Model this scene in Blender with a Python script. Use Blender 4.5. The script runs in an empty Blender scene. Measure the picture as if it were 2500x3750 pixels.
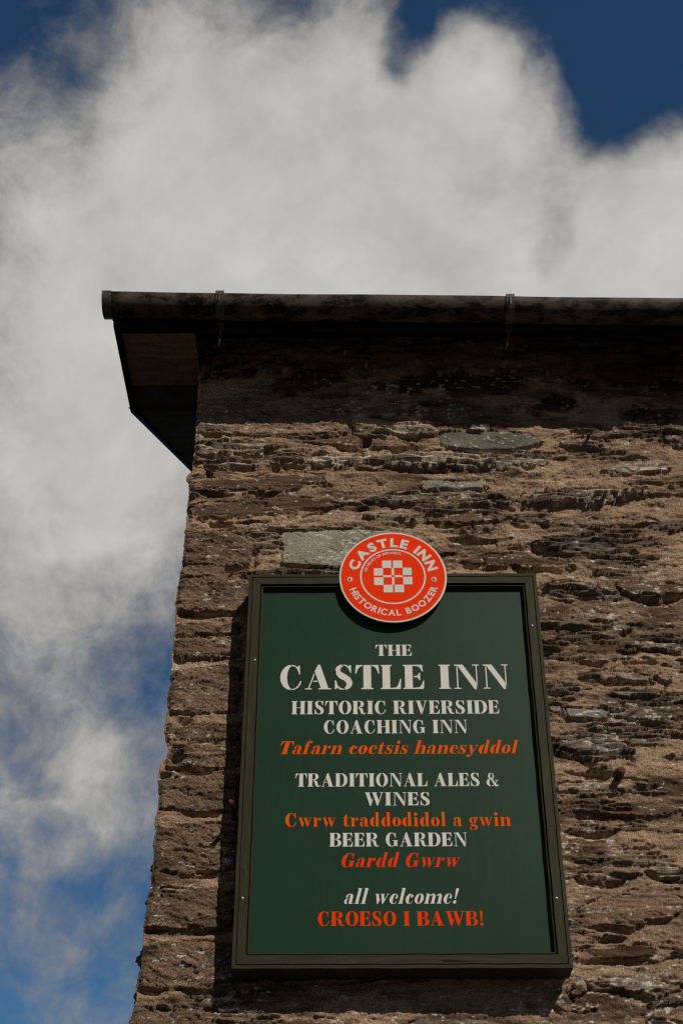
import bpy, bmesh, math, random
import numpy as np
from mathutils import Vector, Matrix
R = math.radians
rng = random.Random(7)
S = bpy.context.scene

# ------------------------------------------------------------------ camera
CAM = Vector((0.0, -4.345, 1.6))            # wall face is the plane y = 0
PITCH, YAW, ROLL = R(35.80), R(-0.5637), 0.0006
fw = Vector((math.sin(YAW)*math.cos(PITCH), math.cos(YAW)*math.cos(PITCH), math.sin(PITCH)))
rt = Vector((math.cos(YAW), -math.sin(YAW), 0)); up = rt.cross(fw)
rt, up = (math.cos(ROLL)*rt + math.sin(ROLL)*up), (-math.sin(ROLL)*rt + math.cos(ROLL)*up)
cd = bpy.data.cameras.new('camera'); cam = bpy.data.objects.new('camera', cd); S.collection.objects.link(cam)
cam.matrix_world = Matrix(((rt.x, up.x, -fw.x, CAM.x), (rt.y, up.y, -fw.y, CAM.y), (rt.z, up.z, -fw.z, CAM.z), (0, 0, 0, 1)))
cd.sensor_fit = 'VERTICAL'; cd.sensor_height = 36; cd.lens = 50; cd.clip_end = 2000; cd.clip_start = .05
S.camera = cam

# ------------------------------------------------------------------ sun + sky
SA, SB = 0.54, 0.80                         # sun direction = (SA, -1, SB)
sun_dir = Vector((SA, -1, SB)).normalized()
EL = math.asin(sun_dir.z); AZ = math.atan2(sun_dir.x, sun_dir.y)
sl = bpy.data.lights.new('sun', 'SUN'); sl.energy = 5.0; sl.angle = R(.5); sl.color = (1, .91, .78)
so = bpy.data.objects.new('sun', sl); S.collection.objects.link(so)
so.rotation_euler = sun_dir.to_track_quat('Z', 'Y').to_euler(); so.location = (3, -8, 12)
S.view_settings.view_transform = 'Standard'; S.view_settings.look = 'None'; S.view_settings.gamma = 1
S.view_settings.exposure = -0.92
S.cycles.use_denoising = False; S.cycles.filter_width = 1.25; S.cycles.max_bounces = 6

def ray(px, py):                            # measuring aid: direction seen at a point of the photograph (2500 x 3750)
    return (rt*((px-1250)/5208) + up*(-(py-1875)/5208) + fw)
def on_y(px, py, y=0.0):                    # ... and where it meets the upright plane at depth y
    v = ray(px, py); t = (y-CAM.y)/v.y
    return CAM + v*t

W = bpy.data.worlds.new('World'); S.world = W; W.use_nodes = True
def build_sky():
    nt = W.node_tree; N = nt.nodes; L = nt.links; N.clear()
    def node(t, **k):
        n = N.new(t)
        for a, b in k.items(): setattr(n, a, b)
        return n
    def mth(op, a, b=None, c=None, clamp=False):
        n = node('ShaderNodeMath', operation=op, use_clamp=clamp)
        for i, v in enumerate((a, b, c)):
            if v is None: continue
            if isinstance(v, (int, float)): n.inputs[i].default_value = v
            else: L.new(v, n.inputs[i])
        return n.outputs[0]
    tc = node('ShaderNodeTexCoord'); D = tc.outputs['Generated']
    sky = node('ShaderNodeTexSky', sky_type='NISHITA'); sky.sun_disc = False
    sky.sun_elevation = EL; sky.sun_rotation = AZ
    sky.air_density = 1.0; sky.dust_density = 0.0; sky.ozone_density = 3.0
    # domain warp so the edges of the clouds curl
    wn = node('ShaderNodeTexNoise'); wn.inputs['Scale'].default_value = 5.5; wn.inputs['Detail'].default_value = 4
    L.new(D, wn.inputs['Vector'])
    sub = node('ShaderNodeVectorMath', operation='SUBTRACT'); L.new(wn.outputs['Color'], sub.inputs[0]); sub.inputs[1].default_value = (.5, .5, .5)
    sc = node('ShaderNodeVectorMath', operation='SCALE'); L.new(sub.outputs[0], sc.inputs[0]); sc.inputs['Scale'].default_value = .09
    ad = node('ShaderNodeVectorMath', operation='ADD'); L.new(D, ad.inputs[0]); L.new(sc.outputs[0], ad.inputs[1])
    Dw = ad.outputs[0]
    def noise(scale, detail, rough, off, vec=Dw, lac=2.1):
        m = node('ShaderNodeVectorMath', operation='ADD'); L.new(vec, m.inputs[0]); m.inputs[1].default_value = off
        n = node('ShaderNodeTexNoise'); n.inputs['Scale'].default_value = scale; n.inputs['Detail'].default_value = detail
        n.inputs['Roughness'].default_value = rough; n.inputs['Lacunarity'].default_value = lac
        L.new(m.outputs[0], n.inputs['Vector']); return n.outputs['Fac']
    n1 = noise(8.0, 10, .60, (3.1, 1.7, .4)); n2 = noise(20.0, 7, .62, (.3, 5.2, 2.2)); n3 = noise(4.0, 5, .5, (7.3, .2, 4.4))
    dens = mth('MULTIPLY_ADD', mth('SUBTRACT', n1, .5), 2.8, -.42)
    dens = mth('MULTIPLY_ADD', mth('SUBTRACT', n2, .5), 1.45, dens)
    # the bank of cloud stands on one side of the sky; the sunny side is clear
    sep = node('ShaderNodeSeparateXYZ'); L.new(D, sep.inputs[0])
    side = node('ShaderNodeMapRange'); L.new(sep.outputs[1], side.inputs['Value'])
    for a_, b_ in (('From Min', -.1), ('From Max', .4), ('To Min', -1.5), ('To Max', 0)): side.inputs[a_].default_value = b_
    dens = mth('ADD', dens, side.outputs[0])
    nrm = node('ShaderNodeVectorMath', operation='NORMALIZE'); L.new(Dw, nrm.inputs[0])
    for px, py, rad, w in BANKS:            # banks of cloud and clear gaps: a direction, an angular radius, a weight
        v = ray(px, py).normalized()
        d = node('ShaderNodeVectorMath', operation='DOT_PRODUCT'); L.new(nrm.outputs[0], d.inputs[0]); d.inputs[1].default_value = v
        k = 1/(rad/5208*.83)**2
        e = mth('POWER', math.e, mth('MULTIPLY_ADD', d.outputs['Value'], k, -k))
        dens = mth('MULTIPLY_ADD', e, w, dens)
    cov = node('ShaderNodeMapRange', interpolation_type='SMOOTHSTEP'); L.new(dens, cov.inputs['Value'])
    cov.inputs['From Min'].default_value = -.55; cov.inputs['From Max'].default_value = .72
    # brightness of the cloud itself: thick parts brighter, soft grey hollows
    br = mth('MULTIPLY_ADD', mth('SUBTRACT', n3, .5), .34, .92)
    br = mth('MULTIPLY_ADD', mth('SUBTRACT', n1, .5), .30, br)
    br = mth('MULTIPLY_ADD', mth('SUBTRACT', n2, .5), .16, br)
    # soft relief: the sunward flank of every billow a little brighter than the other
    na = noise(13.0, 6, .55, (1.1, 4.7, 2.9)); off = Vector((1.1, 4.7, 2.9)) + Vector((.012, -.020, .022)); nb = noise(13.0, 6, .55, tuple(off))
    br = mth('MULTIPLY_ADD', mth('SUBTRACT', na, nb), .45, br)
    thick = node('ShaderNodeMapRange', interpolation_type='SMOOTHSTEP'); L.new(dens, thick.inputs['Value'])
    thick.inputs['From Min'].default_value = -.1; thick.inputs['From Max'].default_value = 1.5
    thick.inputs['To Min'].default_value = .52; thick.inputs['To Max'].default_value = 1.0
    br = mth('MULTIPLY', br, thick.outputs[0])
    ST = .05
    cc = node('ShaderNodeVectorMath', operation='SCALE'); cc.inputs[0].default_value = (1.05/ST, 1.03/ST, .985/ST); L.new(br, cc.inputs['Scale'])
    mx = node('ShaderNodeMix', data_type='RGBA'); mx.clamp_factor = True
    L.new(cov.outputs[0], mx.inputs[0]); tint = node('ShaderNodeVectorMath', operation='MULTIPLY'); L.new(sky.outputs[0], tint.inputs[0]); 
    tf = node('ShaderNodeMapRange'); L.new(sep.outputs[1], tf.inputs['Value']); tf.inputs['From Min'].default_value = -.35; tf.inputs['From Max'].default_value = .35
    tm = node('ShaderNodeMix', data_type='RGBA'); L.new(tf.outputs[0], tm.inputs[0]); tm.inputs[6].default_value = (.95, .90, .80, 1); tm.inputs[7].default_value = (.92, 1.55, 1.90, 1)
    L.new(tm.outputs[2], tint.inputs[1])
    L.new(tint.outputs[0], mx.inputs[6]); L.new(cc.outputs[0], mx.inputs[7])
    bg = node('ShaderNodeBackground'); bg.inputs['Strength'].default_value = ST
    L.new(mx.outputs[2], bg.inputs['Color'])
    out = node('ShaderNodeOutputWorld'); L.new(bg.outputs[0], out.inputs['Surface'])
BANKS = [(1150, 620, 560, 1.2), (650, 900, 520, 1.1), (200, 1350, 560, 1.1), (1850, 900, 480, 1.0), (560, 300, 260, .75), (1000, 250, 260, .6), (1400, 330, 230, .6),
         (1800, 260, 170, .85), (1950, 480, 170, .55), (2380, 760, 260, .95), (120, 1780, 330, .38), (2450, 1050, 420, .8), (1250, 1300, 900, .8), (450, 1800, 250, .4),
         (100, 2950, 650, .55), (430, 3560, 260, .22), (60, 200, 150, .25), (120, 560, 220, .05),
         (2330, 170, 330, -1.5), (1620, 0, 130, -1.0), (1500, 110, 120, -1.0), (1410, 240, 75, -.7), (1850, 20, 120, -.5), (230, 40, 200, -.35), (190, 420, 150, -.25), (2230, 420, 110, -.5), (2030, 820, 100, -.55), (2000, 950, 70, -.4),
         (540, 2450, 190, -.5), (180, 2500, 200, -.22), (100, 3560, 330, -.14), (1000, 0, 110, -.6), (840, 480, 70, -.4), (430, 3250, 190, -.3), (600, 2080, 150, -.35)]
build_sky()

# ------------------------------------------------------------------ helpers
def tag(o, label=None, cat=None, group=None, kind=None):
    for k, v in (('label', label), ('category', cat), ('group', group), ('kind', kind)):
        if v: o[k] = v
    return o
def empty(name, loc=(0, 0, 0)):
    o = bpy.data.objects.new(name, None); S.collection.objects.link(o); o.location = loc; o.empty_display_size = .1
    return o
def link(name, me, mat, parent=None):
    o = bpy.data.objects.new(name, me); S.collection.objects.link(o)
    if mat is not None: me.materials.append(mat)
    if parent is not None:
        o.parent = parent
        p, off = parent, Vector()
        while p is not None: off += p.location; p = p.parent
        o.location = -off                   # all shapes are built in world coordinates
    return o
def obj(name, bm, mat, parent=None, smooth=False):
    bmesh.ops.recalc_face_normals(bm, faces=bm.faces)
    me = bpy.data.meshes.new(name); bm.to_mesh(me); bm.free()
    if smooth:
        for p in me.polygons: p.use_smooth = True
    return link(name, me, mat, parent)
def box(bm, x0, y0, z0, x1, y1, z1):
    v = [bm.verts.new((x, y, z)) for x in (x0, x1) for y in (y0, y1) for z in (z0, z1)]
    for f in ((0, 1, 3, 2), (4, 6, 7, 5), (0, 4, 5, 1), (2, 3, 7, 6), (0, 2, 6, 4), (1, 5, 7, 3)): bm.faces.new([v[i] for i in f])
    return v
def prism(bm, loop0, loop1, caps=True):
    a = [bm.verts.new(p) for p in loop0]; b = [bm.verts.new(p) for p in loop1]; n = len(a)
    for i in range(n): bm.faces.new((a[i], a[(i+1) % n], b[(i+1) % n], b[i]))
    if caps: bm.faces.new(a); bm.faces.new(b[::-1])
def tube(bm, pts, rad, seg=12, caps=True):
    rings = []
    for i, p in enumerate(pts):
        p = Vector(p); d = (Vector(pts[min(i+1, len(pts)-1)]) - Vector(pts[max(i-1, 0)])).normalized()
        a = d.orthogonal().normalized(); b = d.cross(a); r = rad[i] if isinstance(rad, (list, tuple)) else rad
        rings.append([bm.verts.new(p + a*(r*math.cos(t)) + b*(r*math.sin(t))) for t in (2*math.pi*k/seg for k in range(seg))])
    for r0, r1 in zip(rings, rings[1:]):
        for k in range(seg): bm.faces.new((r0[k], r0[(k+1) % seg], r1[(k+1) % seg], r1[k]))
    if caps: bm.faces.new(rings[0]); bm.faces.new(rings[-1])
def bevel(bm, w, seg=2):
    bmesh.ops.bevel(bm, geom=list(bm.edges), offset=w, segments=seg, affect='EDGES', clamp_overlap=True)

# ------------------------------------------------------------------ materials
class Mat:
    def __init__(s, name, rough=.6, spec=.5):
        s.m = bpy.data.materials.new(name); s.m.use_nodes = True; s.nt = s.m.node_tree; s.N = s.nt.nodes; s.L = s.nt.links
        s.b = s.N['Principled BSDF']; s.b.inputs['Roughness'].default_value = rough; s.b.inputs['Specular IOR Level'].default_value = spec
        s.tc = s.N.new('ShaderNodeTexCoord').outputs['Object']
    def noise(s, scale, detail=4, rough=.55, stretch=(1, 1, 1), off=(0, 0, 0)):
        mp = s.N.new('ShaderNodeMapping'); mp.inputs['Scale'].default_value = stretch; mp.inputs['Location'].default_value = off
        s.L.new(s.tc, mp.inputs['Vector'])
        n = s.N.new('ShaderNodeTexNoise'); n.inputs['Scale'].default_value = scale; n.inputs['Detail'].default_value = detail
        n.inputs['Roughness'].default_value = rough; s.L.new(mp.outputs[0], n.inputs['Vector']); return n.outputs['Fac']
    def voro(s, scale, stretch=(1, 1, 1)):
        mp = s.N.new('ShaderNodeMapping'); mp.inputs['Scale'].default_value = stretch; s.L.new(s.tc, mp.inputs['Vector'])
        n = s.N.new('ShaderNodeTexVoronoi'); n.inputs['Scale'].default_value = scale; s.L.new(mp.outputs[0], n.inputs['Vector']); return n
    def ramp(s, fac, stops):
        r = s.N.new('ShaderNodeValToRGB'); e = r.color_ramp.elements
        while len(e) < len(stops): e.new(.5)
        for el, (p, c) in zip(e, stops): el.position = p; el.color = (*c, 1) if len(c) == 3 else c
        s.L.new(fac, r.inputs['Fac']); return r.outputs['Color']
    def rng(s, fac, a, b, c=0., d=1.):
        r = s.N.new('ShaderNodeMapRange'); s.L.new(fac, r.inputs['Value'])
        for k, v in (('From Min', a), ('From Max', b), ('To Min', c), ('To Max', d)): r.inputs[k].default_value = v
        return r.outputs[0]
    def mix(s, fac, a, b, mode='MIX'):
        n = s.N.new('ShaderNodeMix'); n.data_type = 'RGBA'; n.blend_type = mode
        for i, v in ((0, fac), (6, a), (7, b)):
            if isinstance(v, (int, float)): n.inputs[i].default_value = v
            elif isinstance(v, tuple): n.inputs[i].default_value = (*v, 1)
            else: s.L.new(v, n.inputs[i])
        return n.outputs[2]
    def col(s, c):
        if isinstance(c, tuple): s.b.inputs['Base Color'].default_value = (*c, 1)
        else: s.L.new(c, s.b.inputs['Base Color'])
        return s
    def bump(s, h, strength=.3, dist=.002):
        n = s.N.new('ShaderNodeBump'); n.inputs['Strength'].default_value = strength; n.inputs['Distance'].default_value = dist
        s.L.new(h, n.inputs['Height']); s.L.new(n.outputs[0], s.b.inputs['Normal']); return s
    def rough(s, h): s.L.new(h, s.b.inputs['Roughness']); return s

def m_wood(name, c0, c1, axis, rough=.55, wear=(.12, .09, .06)):
    st = [1, 1, 1]; st[axis] = .06
    m = Mat(name, rough, .12)
    g = m.noise(160, 6, .65, tuple(st)); w = m.noise(14, 6, .7, tuple(.3 if i == axis else 1 for i in range(3)))
    c = m.mix(m.rng(g, .3, .7), c0, c1)
    c = m.mix(m.rng(w, .60, .72, 0, .5), c, wear)
    return m.col(c).bump(g, .35, .0012).m
OL0, OL1 = (.024, .025, .013), (.048, .047, .025)
M_railh = m_wood('olive_paint_horizontal_grain', OL0, OL1, 0); M_railv = m_wood('olive_paint_upright_grain', OL0, OL1, 2)
m = Mat('green_panel', .38, .16)
c = m.mix(m.rng(m.noise(3, 4), .35, .7), (.0105, .0395, .0188), (.0132, .0455, .0228))
sp = m.voro(85); c = m.mix(m.rng(sp.outputs['Distance'], .045, .03), c, m.mix(m.rng(m.noise(24, 2), .54, .60), c, (.30, .32, .29)))
st = m.noise(55, 4, .6, (1, 1, .045)); c = m.mix(m.rng(st, .55, .8, 0, .45), c, (.030, .058, .038))
sm = m.noise(9, 5, .6); c = m.mix(m.rng(sm, .70, .82, 0, .10), c, (.07, .09, .075))
M_panel = m.col(c).rough(m.rng(m.noise(60, 4), .3, .7, .36, .40)).m
def m_vinyl(name, c, dirt):
    m = Mat(name, .5, .035)
    return m.col(m.mix(m.rng(m.noise(30, 5, .7), .45, .8, 0, .35), c, dirt)).m
M_white = m_vinyl('off_white_vinyl', (.77, .735, .71), (.66, .62, .58)); M_orange = m_vinyl('orange_vinyl', (.94, .105, .001), (.84, .09, .004))
M_red = m_vinyl('orange_red_vinyl', (.92, .052, .002), (.84, .05, .004)); M_badge = m_vinyl('orange_red_enamel', (.93, .044, .003), (.86, .040, .004))
M_rim = m_vinyl('white_enamel', (.74, .70, .66), (.62, .58, .53))
m = Mat('screw_steel', .35); m.b.inputs['Metallic'].default_value = 1; M_screw = m.col((.55, .48, .42)).m
m = Mat('rusty_iron', .85, .2); M_rust = m.col(m.mix(m.rng(m.noise(120, 5), .35, .65), (.045, .028, .02), (.15, .055, .03))).bump(m.noise(300), .6, .002).m
m = Mat('dark_iron', .7, .2); M_iron = m.col(m.mix(m.rng(m.noise(120, 5), .4, .7), (.012, .011, .01), (.04, .022, .015))).m
m = Mat('black_void_paint', .9, .1); M_black = m.col((.012, .012, .011)).m
m = Mat('black_brown_paint', .8, .06); M_dark = m.col(m.mix(m.rng(m.noise(30, 5, .6, (.2, 1, 1)), .35, .7), (.010, .009, .008), (.022, .018, .014))).m
m = Mat('plywood', .8, .2); g = m.noise(60, 6, .6, (.12, 1, 1))
M_ply = m.col(m.mix(m.rng(m.noise(18, 5), .5, .75, 0, .7), m.mix(m.rng(g, .3, .7), (.17, .105, .06), (.34, .22, .13)), (.10, .065, .04))).bump(g, .2).m
m = Mat('grey_board', .95, .0); M_greyb = m.col(m.mix(m.rng(m.noise(14, 5), .35, .7), (.07, .056, .045), (.13, .105, .085))).m
m = Mat('undercloak_slate', .8, .3); M_cloak = m.col(m.mix(m.rng(m.noise(25, 5), .35, .7), (.50, .49, .48), (.62, .61, .60))).bump(m.noise(90), .4).m
m = Mat('roof_slate', .7, .3); M_slate = m.col(m.mix(m.rng(m.noise(12, 5), .35, .7), (.05, .05, .055), (.11, .11, .12))).bump(m.noise(70), .5).m
m = Mat('asphalt', .9, .2); M_asph = m.col(m.mix(m.rng(m.noise(40, 6), .35, .7), (.04, .038, .035), (.065, .06, .055))).bump(m.noise(250), .5, .004).m

# grey-brown plastic gutter with black algae and snail trails
m = Mat('weathered_gutter_plastic', .5, .15)
base = m.mix(m.rng(m.noise(9, 6, .65, (.5, 1, 1)), .35, .7), (.075, .055, .042), (.135, .102, .080))
blot = m.noise(16, 7, .68, (.55, 1, 1)); spk = m.noise(180, 5, .7)
c = m.mix(m.rng(blot, .44, .56), base, (.010, .008, .006))
c = m.mix(m.rng(spk, .54, .66, 0, .85), c, (.014, .012, .009))
tr = m.noise(11, 4, .6, (1, 1, 1), (4.2, 0, 1.3)); tl = m.N.new('ShaderNodeMath'); tl.operation = 'ABSOLUTE'
t2 = m.N.new('ShaderNodeMath'); t2.operation = 'SUBTRACT'; t2.inputs[1].default_value = .5; m.L.new(tr, t2.inputs[0]); m.L.new(t2.outputs[0], tl.inputs[0])
c = m.mix(m.rng(tl.outputs[0], .012, .004, 0, .7), c, m.mix(m.rng(m.noise(3.5, 2), .42, .5), c, (.12, .10, .08)))
M_gut = m.col(c).bump(spk, .25, .001).m
m = Mat('grey_plastic', .45, .4); M_clip = m.col(m.mix(m.rng(m.noise(60, 5), .4, .7), (.05, .055, .05), (.09, .092, .084))).m

# ------------------------------------------------------------------ numpy noise for the masonry
def hsh(ix, iy, seed):
    h = (ix.astype(np.int64)*374761393 + iy.astype(np.int64)*668265263 + seed*1442695041) & 0xFFFFFFFF
    h = ((h ^ (h >> 13))*1274126177) & 0xFFFFFFFF
    return ((h ^ (h >> 16)) & 0xFFFFFF).astype(np.float64)/0xFFFFFF
def vn(x, y, seed=0):
    xi = np.floor(x); yi = np.floor(y); fx = x-xi; fy = y-yi
    fx = fx*fx*fx*(fx*(fx*6-15)+10); fy = fy*fy*fy*(fy*(fy*6-15)+10)
    a = hsh(xi, yi, seed); b = hsh(xi+1, yi, seed); c = hsh(xi, yi+1, seed); d = hsh(xi+1, yi+1, seed)
    return ((a*(1-fx)+b*fx)*(1-fy) + (c*(1-fx)+d*fx)*fy)*2-1
def fbm(x, y, seed=0, o=4, g=.5, lac=2.03):
    s = 0; a = 1; t = 0
    for k in range(o):
        s = s + a*vn(x, y, seed+k*17); t += a; a *= g; x = x*lac+3.7; y = y*lac+1.9
    return s/t
def sst(a, b, x):
    t = np.clip((x-a)/(b-a), 0, 1); return t*t*(3-2*t)
def mixc(c, col, w): return c*(1-w[..., None]) + np.array(col)*w[..., None]

# outline of the leaning, ragged corner (photo points on the wall face)
EDGE = [(727, 1180), (726, 1400), (724, 1500), (718, 1555), (712, 1610), (713, 1640), (708, 1676), (703, 1697), (702, 1722), (684, 1738), (681, 1756), (692, 1766), (689, 1816),
        (687, 1860), (684, 1900), (683, 1930), (676, 1945), (667, 2034), (656, 2123), (648, 2177), (642, 2203), (643, 2240), (638, 2302), (635, 2333),
        (631, 2404), (627, 2436), (618, 2525), (609, 2605), (602, 2660), (600, 2703), (607, 2726), (612, 2750), (606, 2775), (588, 2792), (585, 2815), (581, 2850), (578, 2917),
        (567, 2993), (565, 3042), (556, 3185), (549, 3234), (548, 3260), (538, 3296), (529, 3386), (523, 3475), (514, 3533), (512, 3550), (506, 3564), (499, 3618),
        (505, 3645), (491, 3689), (489, 3716), (470, 3750), (430, 3810)]
_e = [on_y(px, py) for px, py in EDGE]
EZ = np.array([p.z for p in _e])[::-1]; EX = np.array([p.x for p in _e])[::-1]

# stones traced off the wall: x0, y0, x1, y1 (photo), kind, how proud (mm), tone
ST = [
 (716,1455,1275,1597,'T',5,1.35),(985,1350,1302,1440,'D',6,.8),(735,1330,940,1420,'D',5,.8),(716,1620,968,1680,'R',10,.9),(705,1690,915,1722,'R',7,.9),
 (1022,1662,2000,1730,'R',12,1.35),(690,1737,1190,1815,'D',9,1.05),(686,1822,1258,1908,'D',9,1.0),(666,1945,925,2080,'T',8,.95),(660,2070,830,2125,'T',6,1.1),(1034,1940,1506,2076,'S',6,.95),
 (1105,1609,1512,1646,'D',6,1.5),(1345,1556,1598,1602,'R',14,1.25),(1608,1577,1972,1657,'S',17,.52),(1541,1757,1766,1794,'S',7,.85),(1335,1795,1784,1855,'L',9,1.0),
 (1325,1880,1556,1918,'R',13,1.0),(1550,1885,1820,1926,'D',6,1.3),(1655,1958,1864,1981,'R',9,.95),(1612,2035,2085,2097,'D',8,.85),(1897,1780,2405,1850,'R',18,1.0),
 (1830,1832,1948,1863,'R',14,1.1),(2042,1605,2242,1652,'L',10,1.1),(2425,1588,2530,1636,'L',10,1.0),(2180,1690,2440,1748,'L',10,1.25),
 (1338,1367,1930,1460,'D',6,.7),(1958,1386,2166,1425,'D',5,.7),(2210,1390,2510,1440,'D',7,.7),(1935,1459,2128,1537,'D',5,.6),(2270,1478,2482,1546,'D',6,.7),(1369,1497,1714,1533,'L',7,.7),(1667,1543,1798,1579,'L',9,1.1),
 (1870,1898,2012,1928,'R',15,1.0),(2020,1900,2420,1935,'L',6,1.0),(1938,1972,2262,2040,'R',9,.6),(1900,2045,2030,2096,'D',7,.9),(1960,2132,2200,2190,'R',19,.85),(2253,2112,2520,2190,'D',13,1.3),
 (2087,2232,2282,2275,'L',10,1.0),(1970,2287,2058,2356,'D',11,1.1),(2238,2283,2290,2308,'S',5,.7),(2262,2347,2510,2391,'L',9,.95),(2108,2395,2450,2428,'L',7,1.0),
 (2117,2453,2378,2497,'R',13,.9),(2410,2461,2520,2497,'R',10,1.0),(2249,2517,2416,2552,'R',9,.8),(1998,2512,2142,2541,'R',9,.9),(2004,2576,2052,2607,'L',8,1.2),(2066,2589,2224,2631,'S',6,.8),
 (2312,2580,2515,2655,'L',10,.8),(2019,2687,2322,2797,'R',13,.72),(2028,2806,2254,2838,'R',12,.8),(2032,2852,2406,2902,'L',7,1.0),(2043,2950,2510,2992,'D',7,1.15),(2180,2940,2320,2955,'D',9,.6),
 (2112,3188,2287,3230,'L',8,1.0),(2362,3172,2515,3218,'R',9,1.05),(2060,3277,2520,3408,'D',5,1.75),(2135,3406,2270,3434,'L',4,1.0),(2090,3462,2510,3520,'D',8,.75),
 (2148,3563,2490,3642,'L',9,1.05),(2083,3590,2146,3638,'D',7,.9),(2036,3660,2158,3706,'D',7,1.1),(2374,3717,2515,3790,'D',8,.7),(2250,3110,2420,3128,'D',9,.8),(2080,3030,2250,3050,'D',3,1.2),
 (643,2114,915,2248,'T',8,1.05),(636,2283,880,2325,'T',7,.95),(628,2332,880,2412,'T',8,1.0),(606,2438,880,2616,'T',9,1.05),(598,2652,880,2714,'T',8,.9),(606,2730,880,2815,'T',7,1.0),
 (574,2835,880,2975,'T',8,1.0),(560,3013,870,3198,'T',9,.95),(532,3249,860,3404,'T',9,.95),(500,3444,860,3627,'T',7,1.0),(476,3692,800,3790,'T',7,.8),(900,3725,1300,3790,'D',6,.9),(1500,3728,1900,3790,'L',6,.9),
]
PITS = [(1338,1622,26,20,45),(760,1738,22,14,40),(2295,2330,36,9,20),(1780,1700,30,10,18),(1640,1796,70,6,14),(672,2642,40,16,35),(2150,2480,60,10,16),(1990,2395,40,14,26),(1715,1858,60,10,16),
        (2335,3110,90,7,16),(630,2768,44,22,60),(1010,1716,22,12,20),(2070,2060,60,7,12),(2300,1985,40,8,14),(1400,1775,22,6,10),(2390,1850,50,12,20),(1530,1644,40,7,14),(2180,2862,60,4,8),(2290,3210,60,5,10),
        (1890,2150,50,8,12),(2380,2195,90,8,14),(2020,2378,46,10,18)]

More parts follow.
